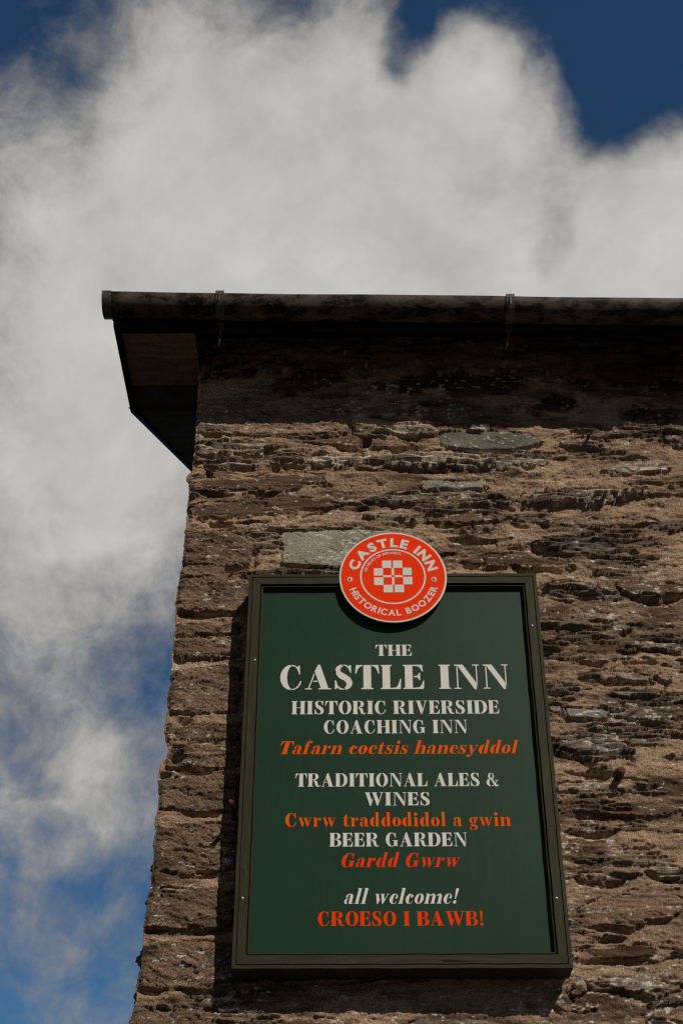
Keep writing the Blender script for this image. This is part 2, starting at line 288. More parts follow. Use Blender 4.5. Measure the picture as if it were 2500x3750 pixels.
def masonry(X, Z, seed=0, traced=True):
    """height (m, outwards) and albedo of the rubble wall at wall coordinates X, Z"""
    sh = X.shape
    big = fbm(X*1.7, Z*2.4, 3+seed, 3)*.008
    band = fbm(X*3.2, Z*16, 5+seed, 4)                              # trowelled in flat streaks
    mid = fbm(X*22, Z*44, 11+seed, 4, .55)
    grain = fbm(X*130, Z*150, 23+seed, 3, .7)
    H = big + band*.0125 + mid*.0095 + grain*.0045
    tone = 1 + .26*fbm(X*4, Z*9, 31+seed, 4) + .20*mid + .16*grain
    C = np.empty(sh+(3,)); C[...] = np.array((.39, .262, .170)); C *= np.clip(tone, .35, 1.7)[..., None]
    stain = sst(-.05, .42, fbm(X*2.8, Z*13, 41+seed, 6, .65)); C = mixc(C, (.10, .060, .038), stain*.85)
    pale = sst(.25, .6, fbm(X*5, Z*11, 43+seed, 4)); C = mixc(C, (.48, .345, .235), pale*.5)
    # little stone ends that show everywhere through the mortar
    lay = Z*135 + fbm(X*6, Z*9, 51+seed, 4, .55)*3.0
    lid = np.floor(lay); lf = lay-lid
    lam = vn(X*4.5+hsh(lid, lid*0, 5)*50, lid*7.13, 53+seed)         # each lamina sticks out its own amount along its length
    lam2 = vn(X*15+hsh(lid, lid*0, 6)*90, lid*3.7, 57+seed)
    lcol = .5+.5*vn(X*5+lid*3.3, lid*9.1, 58+seed)+.3*vn(X*40, Z*90, 59+seed)
    ledge = np.clip(lam*.75+lam2*.5, -.6, 1.1)
    show = sst(.04, .30, fbm(X*3.1+9, Z*17, 61+seed, 5, .6))
    H = H + show*(ledge*.020+.004)
    scol = np.clip(.3+.75*lcol, .15, 1.3)
    sc3 = np.stack([.27*scol+.012, .195*scol+.011, .142*scol+.010], -1)
    C = C*(1-(show*.8)[..., None]) + sc3*(show*.8)[..., None]
    gouge = .55-1.5*np.abs(vn(X*11-Z*9, (Z*.8+X*.55)*95, 71+seed))+vn(X*16-Z*12, (Z*.85+X*.42)*58, 72+seed)*.6
    tl = (Z*.95+X*.16)*165 + fbm(X*13, Z*17, 74+seed, 5, .6)*8.0   # wavy cleavage of the corner stones
    tid = np.floor(tl); tlam = vn(X*9+hsh(tid, tid*0, 15)*50, tid*7.13, 75+seed)+.5*vn(X*34+tid*9.7, tid*3.1, 76+seed)
    split = fbm(X*13, Z*120, 73+seed, 4, .6)
    spots = fbm(X*55, Z*80, 77+seed, 3, .6)
    rs = np.random.RandomState(5+seed)
    wx = fbm(X*16, Z*26, 81+seed, 4, .6); wz = fbm(X*13, Z*30, 83+seed, 4, .6)
    items = []
    if traced:
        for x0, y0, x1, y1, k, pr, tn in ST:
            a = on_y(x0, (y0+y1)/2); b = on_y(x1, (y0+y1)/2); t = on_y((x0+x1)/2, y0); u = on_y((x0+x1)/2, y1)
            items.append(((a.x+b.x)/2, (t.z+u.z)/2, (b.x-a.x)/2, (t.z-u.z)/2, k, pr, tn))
        zone = (-2, 1.55, 2.85, 5.42)
    else: zone = None
    # untraced part of the wall: courses of stones
    z = .05
    while z < 5.6:
        hgt = rs.uniform(.04, .12); x = -3.4+rs.uniform(0, .3)
        while x < 7:
            w = rs.uniform(.12, .5)
            if rs.rand() < .62 and not (zone and zone[0] < x+w/2 < zone[1] and zone[2] < z+hgt/2 < zone[3]):
                items.append((x+w/2, z+hgt/2, w*.46, hgt*.38, rs.choice(list('TRDLRD')), rs.uniform(5, 14), rs.uniform(.8, 1.2)))
            x += w
        z += hgt+rs.uniform(.01, .05)
    zr = Z[:, 0]; xmn = X.min(0); xmx = X.max(0)
    for cx, cz, hw, hh, k, pr, tn in items:
        r = np.nonzero((zr > cz-hh-.05) & (zr < cz+hh+.05))[0]; q = np.nonzero((xmx > cx-hw-.05) & (xmn < cx+hw+.05))[0]
        if len(r) < 2 or len(q) < 2: continue
        sl = np.s_[r[0]:r[-1]+1, q[0]:q[-1]+1]
        x = X[sl]-cx; zz = Z[sl]-cz; s1 = rs.uniform(-.5, .5)
        am = min(.014, hh*.55) if k not in 'TS' else min(.007, hh*.35)
        x = x + wx[sl]*am*2.2; zz = zz + wz[sl]*am + (0 if k in 'ST' else .30*hh*np.sin(x/hw*1.6+s1*6))
        taper = 1 - (.12 if k == 'T' else .60 if k == 'S' and pr > 12 else .12 if k == 'S' else .72)*np.abs(np.clip(x/hw+s1*.35, -1.1, 1.1))**2.2
        rad = min(hh*.35, .012)
        qx = np.abs(x)-(hw-rad); qz = np.abs(zz)-(hh*np.clip(taper, .12, 1)-rad)
        sd = np.sqrt(np.maximum(qx, 0)**2+np.maximum(qz, 0)**2)+np.minimum(np.maximum(qx, qz), 0)-rad
        M = sst(.0018, -.0018, sd)
        smear = fbm(X[sl]*11+cx*9, Z[sl]*34, 91, 5, .62)              # mortar trowelled over the stone's margins
        if k in 'RLD': M = M*sst(-.30, -.02, smear-sd*18-.30)
        elif k == 'T': M = M*sst(-.30, -.12, smear-sd*30-.15)
        down = np.clip(.5-zz/(2*hh), 0, 1)                            # 0 along the top bed, 1 along the foot
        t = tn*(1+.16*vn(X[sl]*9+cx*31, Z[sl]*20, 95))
        sp = spots[sl]
        if k == 'T':
            h = pr*.001*(.5+.7*down)+gouge[sl]*.0026+tlam[sl]*.0052+split[sl]*.0040+grain[sl]*.0015
            c = np.stack([.215*t, .145*t, .098*t], -1); c = c*np.clip(1+.4*split[sl]+.4*wx[sl]+.35*vn(X[sl]*8, tid[sl]*5.3, 78), .3, 1.7)[..., None]
            c = mixc(c, (.23, .13, .075), sst(.15, .55, wx[sl])*.4); c = mixc(c, (.45, .42, .37), sst(.55, .66, sp)*.6)
        elif k == 'R':
            h = pr*.001*(.05+1.3*down+1.9*ledge[sl])+split[sl]*.005
            c = np.stack([.46*t, .375*t, .300*t], -1)*np.clip(.35+.75*lcol[sl], .2, 1.3)[..., None]
            c = mixc(c, (.10, .066, .045), sst(.1, .5, wz[sl])*.6)
        elif k == 'S':
            h = pr*.001*(.15+1.25*down)+split[sl]*.0007; mk = sst(.62, .75, gouge[sl])*.004; h = h-mk
            c = np.stack([.33*t, .305*t, .250*t], -1)*(1+.12*split[sl])[..., None]; c = mixc(c, (.56, .55, .51), sst(.46, .58, sp)*.75)
            c = mixc(c, (.15, .09, .05), sst(.3, .6, wx[sl])*.45)
        elif k == 'D':
            h = pr*.001*(.15+1.6*down)+split[sl]*.0055+gouge[sl]*.0045*sst(.5, .75, down)
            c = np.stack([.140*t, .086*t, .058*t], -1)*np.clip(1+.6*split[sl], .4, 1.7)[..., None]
            c = mixc(c, (.48, .45, .40), sst(.50, .60, sp+.35*wx[sl])*.8)
        else:
            h = pr*.001*(.1+1.6*down+.8*ledge[sl])+split[sl]*.0055
            c = np.stack([.25*t, .190*t, .145*t], -1)*np.clip(1+.5*split[sl], .4, 1.6)[..., None]
            c = mixc(c, (.55, .50, .44), sst(.30, .46, sp+.5*wz[sl]+.1)*.85)
        h = h+big[sl]
        H[sl] = H[sl]*(1-M)+h*M
        C[sl] = C[sl]*(1-M[..., None])+c*M[..., None]
        gap = np.exp(-(sd/.0026)**2)*sst(-.15, .35, vn(X[sl]*17+cz*40, Z[sl]*23, 97))     # open crack along part of the joint
        H[sl] -= gap*.016
        under = np.exp(-((sd-.009)/.008)**2)*(zz < 0)*sst(0, .4, vn(X[sl]*11+cx*50, Z[sl]*2, 99)); H[sl] -= under*.022
    if traced:
        for px, py, w, hh, dp in PITS:
            p = on_y(px, py); s = w/1050; g = np.exp(-((X-p.x)/s*1.2)**4-((Z-p.z+.003*fbm(X*30, Z*30, 7, 2))/(hh/850))**2); H -= g*dp*.001
        for px, py, ln, tilt in CRACKS:
            p = on_y(px, py); dz = Z-p.z; cxk = p.x+tilt*dz+.010*fbm(Z*30, Z*0+px, 3, 4)
            H -= np.exp(-((X-cxk)/.0022)**2)*(np.abs(dz) < ln)*.012
    # hairline cracks in the render
    cr = np.abs(fbm(X*3.4+wx*.25, Z*5.2, 103+seed, 4)); H -= np.exp(-(cr/.006)**2)*sst(.1, .4, vn(X*5, Z*8, 107))*.006
    lich = sst(.47, .58, fbm(X*34, Z*80, 111+seed, 4, .6)+.20*vn(X*5, Z*9, 113)); C = mixc(C, (.60, .56, .50), lich*.9)
    C = np.clip(C, .008, 1); lum = C @ np.array((.3, .55, .15)); C = (C*.9+lum[..., None]*.1)*(1.40*lum**.17)[..., None]
    return H, np.clip(C, .010, .75)
CRACKS = [(1812,2000,.022,.1),(1770,2075,.03,-.05),(2210,2650,.02,-.3),(2300,2740,.045,.25),(2440,2520,.03,.2),(1022,1700,.03,.1),(1250,1930,.02,0.)]

def grid_mesh(name, P, C, mat, parent):
    nr, nc = P.shape[:2]
    me = bpy.data.meshes.new(name); n = nr*nc; nf = (nr-1)*(nc-1)
    i = np.arange(n).reshape(nr, nc); q = np.stack([i[:-1, :-1], i[:-1, 1:], i[1:, 1:], i[1:, :-1]], -1).reshape(-1)
    me.vertices.add(n); me.vertices.foreach_set('co', P.reshape(-1).astype(np.float32))
    me.loops.add(nf*4); me.loops.foreach_set('vertex_index', q.astype(np.int32))
    me.polygons.add(nf); me.polygons.foreach_set('loop_start', np.arange(0, nf*4, 4, dtype=np.int32))
    me.update(calc_edges=True)
    me.polygons.foreach_set('use_smooth', np.ones(nf, bool))
    at = me.attributes.new('albedo', 'FLOAT_COLOR', 'POINT')
    at.data.foreach_set('color', np.concatenate([C.reshape(-1, 3), np.ones((n, 1))], 1).reshape(-1).astype(np.float32))
    me.validate()
    return link(name, me, mat, parent)

m = Mat('rubble_masonry', .95, .05)
at = m.N.new('ShaderNodeAttribute'); at.attribute_name = 'albedo'
g1 = m.noise(230, 4, .75); g2 = m.noise(120, 4, .7)
c = m.mix(1.0, at.outputs['Color'], m.ramp(g1, [(.33, (.30, .27, .25)), (.5, (1, 1, 1)), (.66, (1.75, 1.7, 1.66))]), 'MULTIPLY')
vv = m.voro(150); grit = m.rng(vv.outputs['Distance'], .30, .16); sel = m.rng(vv.outputs['Color'], .86, .9)
mul = m.N.new('ShaderNodeMath'); mul.operation = 'MULTIPLY'; m.L.new(grit, mul.inputs[0]); m.L.new(sel, mul.inputs[1])
c = m.mix(m.rng(mul.outputs[0], 0, 1, 0, .55), c, (.50, .43, .35))
M_wall = m.col(c).bump(m.mix(.5, g1, g2), 1.0, .011).m

# ------------------------------------------------------------------ the building
bld = tag(empty('stone_building', (2.5, 2.5, 0)), 'old rubble slate building with its corner, overhanging eaves and weathered gutter', 'building')
def build_wall():
    zs = np.concatenate([np.arange(0, 2.78, .03), np.arange(2.78, 5.40, .0028), np.arange(5.40, 5.655, .012)])
    u1 = np.linspace(0, 1, 320)                                     # from the corner to x = .5
    xs = np.concatenate([np.arange(.5, 1.62, .0031)[1:], np.arange(1.62, 2.6, .008), np.arange(2.6, 6.2, .03)])
    cx = np.interp(zs, EZ, EX); top = EZ[-1]; lo = EZ[0]
    cx = np.where(zs < lo, EX[0]-(lo-zs)*.03, cx)+.008*fbm(zs*24, zs*0+2.2, 301, 5, .62)
    XL = cx[:, None]+(0.5-cx[:, None])*u1[None, :]
    X = np.concatenate([XL, np.repeat(xs[None, :], len(zs), 0)], 1); Z = np.repeat(zs[:, None], X.shape[1], 1)
    H, C = masonry(X, Z)
    d = X-cx[:, None]
    fade = sst(0, .018, d)
    P = np.stack([X, -H*fade + (1-fade)*.006, Z], -1)
    # gable return, going back from the same corner
    ys = np.concatenate([np.arange(0, .5, .006)[1:], np.arange(.5, 5.0, .03)])
    Y = np.repeat(ys[None, :], len(zs), 0); Zg = np.repeat(zs[:, None], len(ys), 1)
    Hg, Cg = masonry(Y, Zg, 200, False)
    f2 = sst(0, .06, Y); sm = np.interp(zs, np.linspace(zs[0], zs[-1], 9), np.interp(np.linspace(zs[0], zs[-1], 9), zs, cx))
    Xg = cx[:, None]*(1-f2)+(sm[:, None]+.012)*f2-Hg*f2*.7
    Pg = np.stack([Xg, Y+.006, Zg], -1)[:, ::-1]; Cg = Cg[:, ::-1]
    w = grid_mesh('wall', np.concatenate([Pg, P], 1), np.concatenate([Cg, C], 1), M_wall, bld)
build_wall()

ZB = 1.6+3.828                                # underside of the box end
GE, GZ, GR = .324, 1.6+3.9135, .062           # gutter axis and radius
XB = on_y(417.7, 1183, -.28).x               # outer face of the bargeboard
XC = on_y(727, 1400).x                       # corner of the wall
SL = math.tan(R(31))
def roof():
    bm = bmesh.new()                         # slates laid in overlapping courses up the slope
    x0, x1 = XB-.045, 6.3; L0 = 4.2; n = 18; ca, sa = math.cos(R(31)), math.sin(R(31))
    zr = 1.6+3.902
    for k in range(n):
        s0 = k*L0/n; s1 = s0+L0/n+.06
        def at(s, h): return (-.312+s*ca-h*sa, zr+s*sa+h*ca)
        (ya, za), (yb, zb), (yc, zc), (yd, zd) = at(s0, .012), at(s1, .003), at(s1, -.003), at(s0, .004)
        prism(bm, [(x0, ya, za), (x0, yb, zb), (x0, yc, zc), (x0, yd, zd)], [(x1, ya, za), (x1, yb, zb), (x1, yc, zc), (x1, yd, zd)])
    obj('roof', bm, M_slate, bld)
    bm = bmesh.new()                         # boarded underside of the eaves above the wall head
    prism(bm, [(XC+.002, -.232, zr+.04), (XC+.002, .5, zr+.04+.73*SL), (XC+.002, .5, zr-.02+.73*SL), (XC+.002, -.232, zr-.02)],
          [(6.3, -.232, zr+.04), (6.3, .5, zr+.04+.73*SL), (6.3, .5, zr-.02+.73*SL), (6.3, -.232, zr-.02)])
    obj('eaves_boarding', bm, M_dark, bld)
    bm = bmesh.new(); xw = on_y(2412, 1212, -.258).x; box(bm, XB+.024, -.258, ZB+.004, xw-.06, -.236, zr+.03)
    zw = GZ-.0245*(xw+.72)-.098
    prism(bm, [(xw-.059, -.259, zw+.006), (xw-.059, -.236, zw+.006), (xw-.059, -.236, zr+.03), (xw-.059, -.259, zr+.03)],
          [(xw+.3, -.259, zw-.030), (xw+.3, -.236, zw-.030), (xw+.3, -.236, zr+.03), (xw+.3, -.259, zr+.03)])
    prism(bm, [(xw+.302, -.259, zw-.030), (xw+.302, -.236, zw-.030), (xw+.302, -.236, zr+.03), (xw+.302, -.259, zr+.03)],
          [(6.3, -.259, zw-.14), (6.3, -.236, zw-.14), (6.3, -.236, zr+.03), (6.3, -.259, zr+.03)])
    obj('fascia_board', bm, M_dark, bld)
    # box end over the corner: plywood panel in front, grey boarding behind, both between bargeboard and wall
    bm = bmesh.new(); box(bm, XB+.024, -.235, ZB+.014, XC+.001, .085, ZB+.026); obj('box_end_panel', bm, M_ply, bld)
    bm = bmesh.new(); box(bm, XB+.024, .087, ZB+.022, XC+.03, .258, ZB+.034)
    for s in (0,): prism(bm, [(XB+.024, .26, ZB+.024), (XB+.024, 2.6, ZB+.024+2.34*SL), (XB+.024, 2.6, ZB+.04+2.34*SL), (XB+.024, .26, ZB+.04)],
                         [(XC+.03, .26, ZB+.024), (XC+.03, 2.6, ZB+.024+2.34*SL), (XC+.03, 2.6, ZB+.04+2.34*SL), (XC+.03, .26, ZB+.04)])
    obj('verge_soffit', bm, M_greyb, bld)
    bm = bmesh.new()                         # bargeboard: level foot, then rising with the roof
    prof = [(-.300, ZB+.03), (-.282, ZB), (.24, ZB), (2.7, ZB+2.46*SL), (2.7, zr+3.0*SL), (-.308, zr)]
    prism(bm, [(XB, y, z) for y, z in prof], [(XB+.022, y, z) for y, z in prof]); obj('bargeboard', bm, M_dark, bld)
    bm = bmesh.new()                         # slate undercloak that oversails the bargeboard along the verge
    y0, y1 = .30, 2.7; k = 7
    for i in range(k):
        a = y0+(y1-y0)*i/k; b = y0+(y1-y0)*(i+1)/k-.003; za = ZB+.012+(a-.24)*SL; zb = ZB+.012+(b-.24)*SL; o = rng.uniform(-.003, .003)
        prism(bm, [(XB-.022+o, a, za+.026), (XB-.022+o, b, zb+.026), (XB-.022+o, b, zb+.034), (XB-.022+o, a, za+.034)],
              [(XB-.001, a, za), (XB-.001, b, zb), (XB-.001, b, zb+.008), (XB-.001, a, za+.008)])
    obj('undercloak', bm, M_cloak, bld)
roof()

def gutter():
    xl = on_y(398, 1110, -GE).x; xr = 6.3
    fall = -.0245
    def ring(x, r, n=28, a0=0, a1=math.pi, dz=0):
        z = GZ+fall*(x-xl)+dz+.0016*math.sin(x*5.1)+.0008*math.sin(x*13+1)
        return [(x, -GE-r*math.cos(a0+(a1-a0)*k/n), z-r*math.sin(a0+(a1-a0)*k/n)) for k in range(n+1)]
    def half(bm, xa, xb, ro, ri, **k):
        nseg = max(1, int((xb-xa)/.06)); loops = [ring(xa+(xb-xa)*i/nseg, ro, **k)+ring(xa+(xb-xa)*i/nseg, ri, **k)[::-1] for i in range(nseg+1)]
        vs = [[bm.verts.new(p) for p in l] for l in loops]; n = len(vs[0])
        for a, b in zip(vs, vs[1:]):
            for i in range(n): bm.faces.new((a[i], a[(i+1) % n], b[(i+1) % n], b[i]))
        h = n//2
        for e in (vs[0], vs[-1]):
            for i in range(h-1): bm.faces.new((e[i], e[i+1], e[n-2-i], e[n-1-i]))
    bm = bmesh.new(); half(bm, xl, xr, GR, GR-.003)
    g = obj('gutter', bm, M_gut, bld, smooth=True)
    bm = bmesh.new()
    half(bm, xl-.012, xl+.020, GR+.0045, GR+.0005)
    e = ring(xl-.013, GR+.0045); e2 = [(x-.003, y, z) for x, y, z in e]; prism(bm, e, e2)
    obj('end_cap', bm, M_clip, g)
    for px, flip in ((810, 0), (1860, 1)):
        x = on_y(px, 1110, -GE).x; z = GZ+fall*(x-xl)
        bm = bmesh.new(); half(bm, x-.016, x+.016, GR+.005, GR+.0006)
        box(bm, x-.0165, -GE-GR-.0062, z-.012, x+.0165, -GE-GR+.006, z+.007)
        box(bm, x-.003, -GE-GR-.0095, z-.05, x+.003, -GE-GR-.006, z+.003)
        b = obj('gutter_bracket', bm, M_clip, g)
        bm = bmesh.new()                     # rise-and-fall iron: lug, nut and pointed spike under the gutter
        zb = z-GR-.004
        box(bm, x-.012, -GE+.035, zb-.012, x+.012, -GE+.060, zb-.001+.02)
        tube(bm, [(x, -GE+.045, zb-.012), (x, -GE+.045, zb-.022)], .010, 6)
        tube(bm, [(x-.001, -GE+.047, zb-.022), (x-.004*(1+flip), -GE+.062, zb-.060), (x-.007*(1+flip), -GE+.072, zb-.088)], [.0055, .0045, .001], 8)
        obj('bracket_spike', bm, M_rust, g)
gutter()

# ------------------------------------------------------------------ the sign
FY = -.126; XL, XR = -.3679, .6458; ZT = 1.6+2.7722; ZL = ZT-1.4012; PY = FY+.0255
sign = tag(empty('pub_sign', ((XL+XR)/2, 0, ZL)), 'tall dark green framed board with white and orange lettering screwed to stone wall', 'sign')
RW = .0502
def rails():
    prof = [(0, .100), (0, .0012), (.0012, 0), (.0110, 0), (.0118, .0045), (.0136, .0045), (.0144, .0002), (.0405, .0), (.0413, .0015), (.0414, .013), (.0446, .013), (.0448, .0075), (.0468, .006), (.0490, .0068), (RW, .0095), (RW, .030), (.040, .098)]
    g = .0007
    for side in 'tblr':
        a, b = [], []
        for w, y in prof:
            if side == 't': a.append((XL+w+g, FY+y, ZT-w)); b.append((XR-w-g, FY+y, ZT-w))
            if side == 'b': a.append((XL+w+g, FY+y, ZL+w)); b.append((XR-w-g, FY+y, ZL+w))
            if side == 'l': a.append((XL+w, FY+y, ZL+w+g)); b.append((XL+w, FY+y, ZT-w-g))
            if side == 'r': a.append((XR-w, FY+y, ZL+w+g)); b.append((XR-w, FY+y, ZT-w-g))
        bm = bmesh.new()
        n = 24; vs = [[bm.verts.new(Vector(p)*(1-i/n)+Vector(q)*(i/n)) for p, q in zip(a, b)] for i in range(n+1)]
        m_ = len(prof)
        for u, v in zip(vs, vs[1:]):
            for i in range(m_): bm.faces.new((u[i], u[(i+1) % m_], v[(i+1) % m_], v[i]))
        bm.faces.new(vs[0]); bm.faces.new(vs[-1])
        for i in range(1, n):                # timber is never quite true
            d = .0006*math.sin(i*1.7+ord(side))
            for v in vs[i]: v.co.x += d*(side in 'lr'); v.co.z += d*(side in 'tb')
        o = obj('frame_rail', bm, M_railh if side in 'tb' else M_railv, sign)
        for k in range(5):
            t = rng.uniform(.05, .95); w = rng.choice([.006, .026, .034]); r = rng.uniform(.0010, .0019)
            x, z = {'t': (XL+t*(XR-XL), ZT-w), 'b': (XL+t*(XR-XL), ZL+w), 'l': (XL+w, ZL+t*(ZT-ZL)), 'r': (XR-w, ZL+t*(ZT-ZL))}[side]
            bm = bmesh.new(); bm.faces.new([bm.verts.new((x+r*1.4*math.cos(q), FY-.0004, z+r*math.sin(q))) for q in (2*math.pi*j/8 for j in range(8))]); obj('nail_hole', bm, M_black, o)
        if side == 'b':
            p = on_y(1670, 3519, FY); bm = bmesh.new(); bm.faces.new([bm.verts.new((p.x+dx, FY-.0004, p.z+dz)) for dx, dz in ((-.05, .002), (-.02, .004), (.02, .001), (.075, 0), (.02, -.002), (-.03, -.003))]); obj('split', bm, M_black, o)
    bm = bmesh.new(); box(bm, XL+.006, FY+.101, ZL+.008, XR-.006, .015, ZT-.008); obj('backing_box', bm, M_dark, sign)
rails()
bm = bmesh.new(); box(bm, XL+.045, PY, ZL+.045, XR-.045, PY+.006, ZT-.045); panel = obj('panel', bm, M_panel, sign)
def screw(x, y, z, r, parent, dark=M_black):
    bm = bmesh.new()
    rr = [(0, .9, 0), (1, .9, 0)]
    prev = None
    c0 = bm.verts.new((x, y-.0026, z))
    for rad, h in ((.35*r, .0026), (.8*r, .0020), (r, .0003)):
        cur = [bm.verts.new((x+rad*math.cos(q), y-h, z+rad*math.sin(q))) for q in (2*math.pi*j/14 for j in range(14))]
        for j in range(14):
            if prev: bm.faces.new((prev[j], prev[(j+1) % 14], cur[(j+1) % 14], cur[j]))
            else: bm.faces.new((c0, cur[j], cur[(j+1) % 14]))
        prev = cur
    o = obj('screw', bm, M_screw, parent, smooth=True)
    bm = bmesh.new()
    for a in (.5, .5+math.pi/2):
        d = Vector((math.cos(a), 0, math.sin(a)))*r*.5; n = Vector((-math.sin(a), 0, math.cos(a)))*r*.13; c = Vector((x, y-.003-.0002*a, z))
        bm.faces.new([bm.verts.new(c+d+n), bm.verts.new(c+d-n), bm.verts.new(c-d-n), bm.verts.new(c-d+n)])
    obj('screw_slot', bm, dark, o)
for px, py in ((931, 2417), (1945.5, 2291), (2035, 3290), (886, 3290)):
    p = on_y(px, py, FY); screw(p.x, FY, p.z, .0062, sign)

# ------------------------------------------------------------------ stencil letters, cap height 1
PI = math.pi
def arc(cx, cy, rx, ry, a0, a1, n=22): return [(cx+rx*math.cos(R(a0+(a1-a0)*i/n)), cy+ry*math.sin(R(a0+(a1-a0)*i/n))) for i in range(n+1)]
def cres(cx, cy, rx, ry, ix, iy, a0, a1, sx=0, b0=None, b1=None):   # slice between an outer and a narrower inner ellipse
    b0 = a0 if b0 is None else b0; b1 = a1 if b1 is None else b1
    return arc(cx, cy, rx, ry, a0, a1)+arc(cx+sx, cy, ix, iy, b1, b0)
def stem(x0, x1, h=1., e=.075, t=.04, top=True, bot=True):
    p = []
    p += [(x0-e, 0), (x1+e, 0), (x1+e, t), (x1, t+.02)] if bot else [(x0, 0), (x1, 0)]
    p += [(x1, h-t-.02), (x1+e, h-t), (x1+e, h), (x0-e, h), (x0-e, h-t), (x0, h-t-.02)] if top else [(x1, h), (x0, h)]
    if bot: p += [(x0, t+.02), (x0-e, t)]
    return p
def mir(p, w): return [(w-x, y) for x, y in p][::-1]
def flip(p, h=1.): return [(x, h-y) for x, y in p][::-1]
def wing(x0, x1, y=1., d=.34):              # arm of E, T, L: hairline that swells into a hanging wedge
    return [(x0, y), (x1, y), (x1+.03, y-d), (x1-.01, y-d), (x1-.07, y-d*.55), (x1-.16, y-.07), (x0, y-.045)]
G = {}
SW = .27
G['I'] = (.56, [stem(.12, .44)])
G['H'] = (1.12, [stem(.09, .385), stem(.735, 1.03), [(.40, .47), (.54, .47), (.54, .52), (.40, .52)], [(.58, .47), (.72, .47), (.72, .52), (.58, .52)]])
G['T'] = (.98, [stem(.335, .645, top=False, e=.09), wing(.68, .95, 1, .36), mir(wing(.68, .95, 1, .36), .98)])
G['L'] = (.86, [stem(.075, .385), flip(wing(.42, .80, 1, .42))])
midE = [(.43, .485), (.58, .47), (.66, .36), (.69, .36), (.69, .67), (.66, .67), (.58, .55), (.43, .53)]
G['E'] = (.90, [stem(.075, .385), wing(.42, .78, 1, .28), midE, flip(wing(.42, .82, 1, .34))])
G['F'] = G['E']
G['C'] = (.98, [cres(.50, .5, .46, .525, .20, .47, 100, 260, .02), [(.47, 1.02), (.60, 1.0), (.72, .93), (.78, .98), (.82, 1.0), (.84, .62), (.80, .62), (.75, .78), (.66, .92), (.56, .96), (.47, .975)],
                [(.47, -.02), (.62, -.01), (.76, .06), (.86, .20), (.90, .34), (.86, .35), (.78, .18), (.66, .05), (.56, .02), (.47, .025)]])
G['G'] = (1.08, [G['C'][1][0], G['C'][1][1], [(.47, -.02), (.60, 0), (.66, .04), (.66, .10), (.58, .03), (.47, .025)], [(.58, .45), (1.0, .45), (1.0, .41), (.95, .40), (.95, 0), (.90, 0), (.84, .07), (.69, .0), (.69, .40), (.58, .41)]])
G['O'] = (1.06, [cres(.53, .5, .49, .525, .20, .47, 94, 266, -.01), cres(.53, .5, .49, .525, .20, .47, -86, 86, .01)])
G['D'] = (1.06, [stem(.075, .385, e=.07), [(.42, 1), (.55, 1)]+arc(.55, .5, .47, .5, 88, -88)+[(.42, 0), (.42, .04)]+arc(.50, .5, .24, .46, -80, 80)+[(.42, .96)]])
G['B'] = (.98, [stem(.075, .385, e=.07), [(.42, 1), (.58, 1)]+arc(.60, .765, .29, .235, 85, -80)+[(.42, .53), (.42, .565)]+arc(.54, .765, .11, .20, -80, 80)+[(.42, .965)],
                [(.42, .50), (.58, .505)]+arc(.60, .26, .35, .26, 75, -88)+[(.42, 0), (.42, .035)]+arc(.55, .26, .13, .22, -80, 80)+[(.42, .47)]])
G['R'] = (1.06, [stem(.075, .385, e=.07), [(.42, 1), (.58, 1)]+arc(.60, .755, .30, .245, 85, -80)+[(.42, .50), (.42, .535)]+arc(.54, .755, .11, .21, -80, 80)+[(.42, .965)],
                 [(.46, .47), (.62, .47), (.80, .40), (.86, .12), (.92, .04), (1.04, .10), (1.05, .07), (.96, -.015), (.80, -.01), (.66, .06), (.58, .30), (.52, .42), (.46, .43)]])
G['P'] = (.96, G['R'][1][:2])
G['A'] = (1.12, [[(.53, 1.02), (.62, 1.02), (.96, .05), (1.08, .035), (1.08, 0), (.56, 0), (.56, .035), (.66, .05), (.40, .74)], [(.375, .67), (.40, .60), (.19, .05), (.30, .035), (.30, 0), (.02, 0), (.02, .035), (.14, .05)],
                 [(.335, .31), (.53, .31), (.515, .355), (.352, .355)]])
G['N'] = (1.12, [[(.06, 1), (.42, 1), (.94, .24), (.94, -.02), (.86, -.02), (.22, .93), (.06, .96)], [(.04, 0), (.32, 0), (.32, .035), (.21, .05), (.21, .86), (.16, .93), (.16, .05), (.04, .035)],
                 [(.80, 1), (1.08, 1), (1.08, .965), (.985, .95), (.985, .05), (.945, .28), (.94, .95), (.80, .965)]])
def vee(x0, w=.62, h=1.):                   # thick stroke then thin stroke
    return [[(x0, h), (x0+.44, h), (x0+.44, h-.035), (x0+.35, h-.05), (x0+.55, h*.40), (x0+.46, -.02), (x0+.40, -.02), (x0+.08, h-.05), (x0, h-.035)],
            [(x0+w-.14, h), (x0+w+.16, h), (x0+w+.16, h-.035), (x0+w+.06, h-.05), (x0+.50, -.01), (x0+.485, .05), (x0+.57, h*.38), (x0+w+.0, h-.05), (x0+w-.14, h-.035)]]
G['V'] = (1.02, vee(.04, .76))
G['W'] = (1.52, [vee(.04)[0], [(.505, .01), (.53, -.01), (.69, .46), (.66, .52)], vee(.58)[0], vee(.58, .76)[1]])
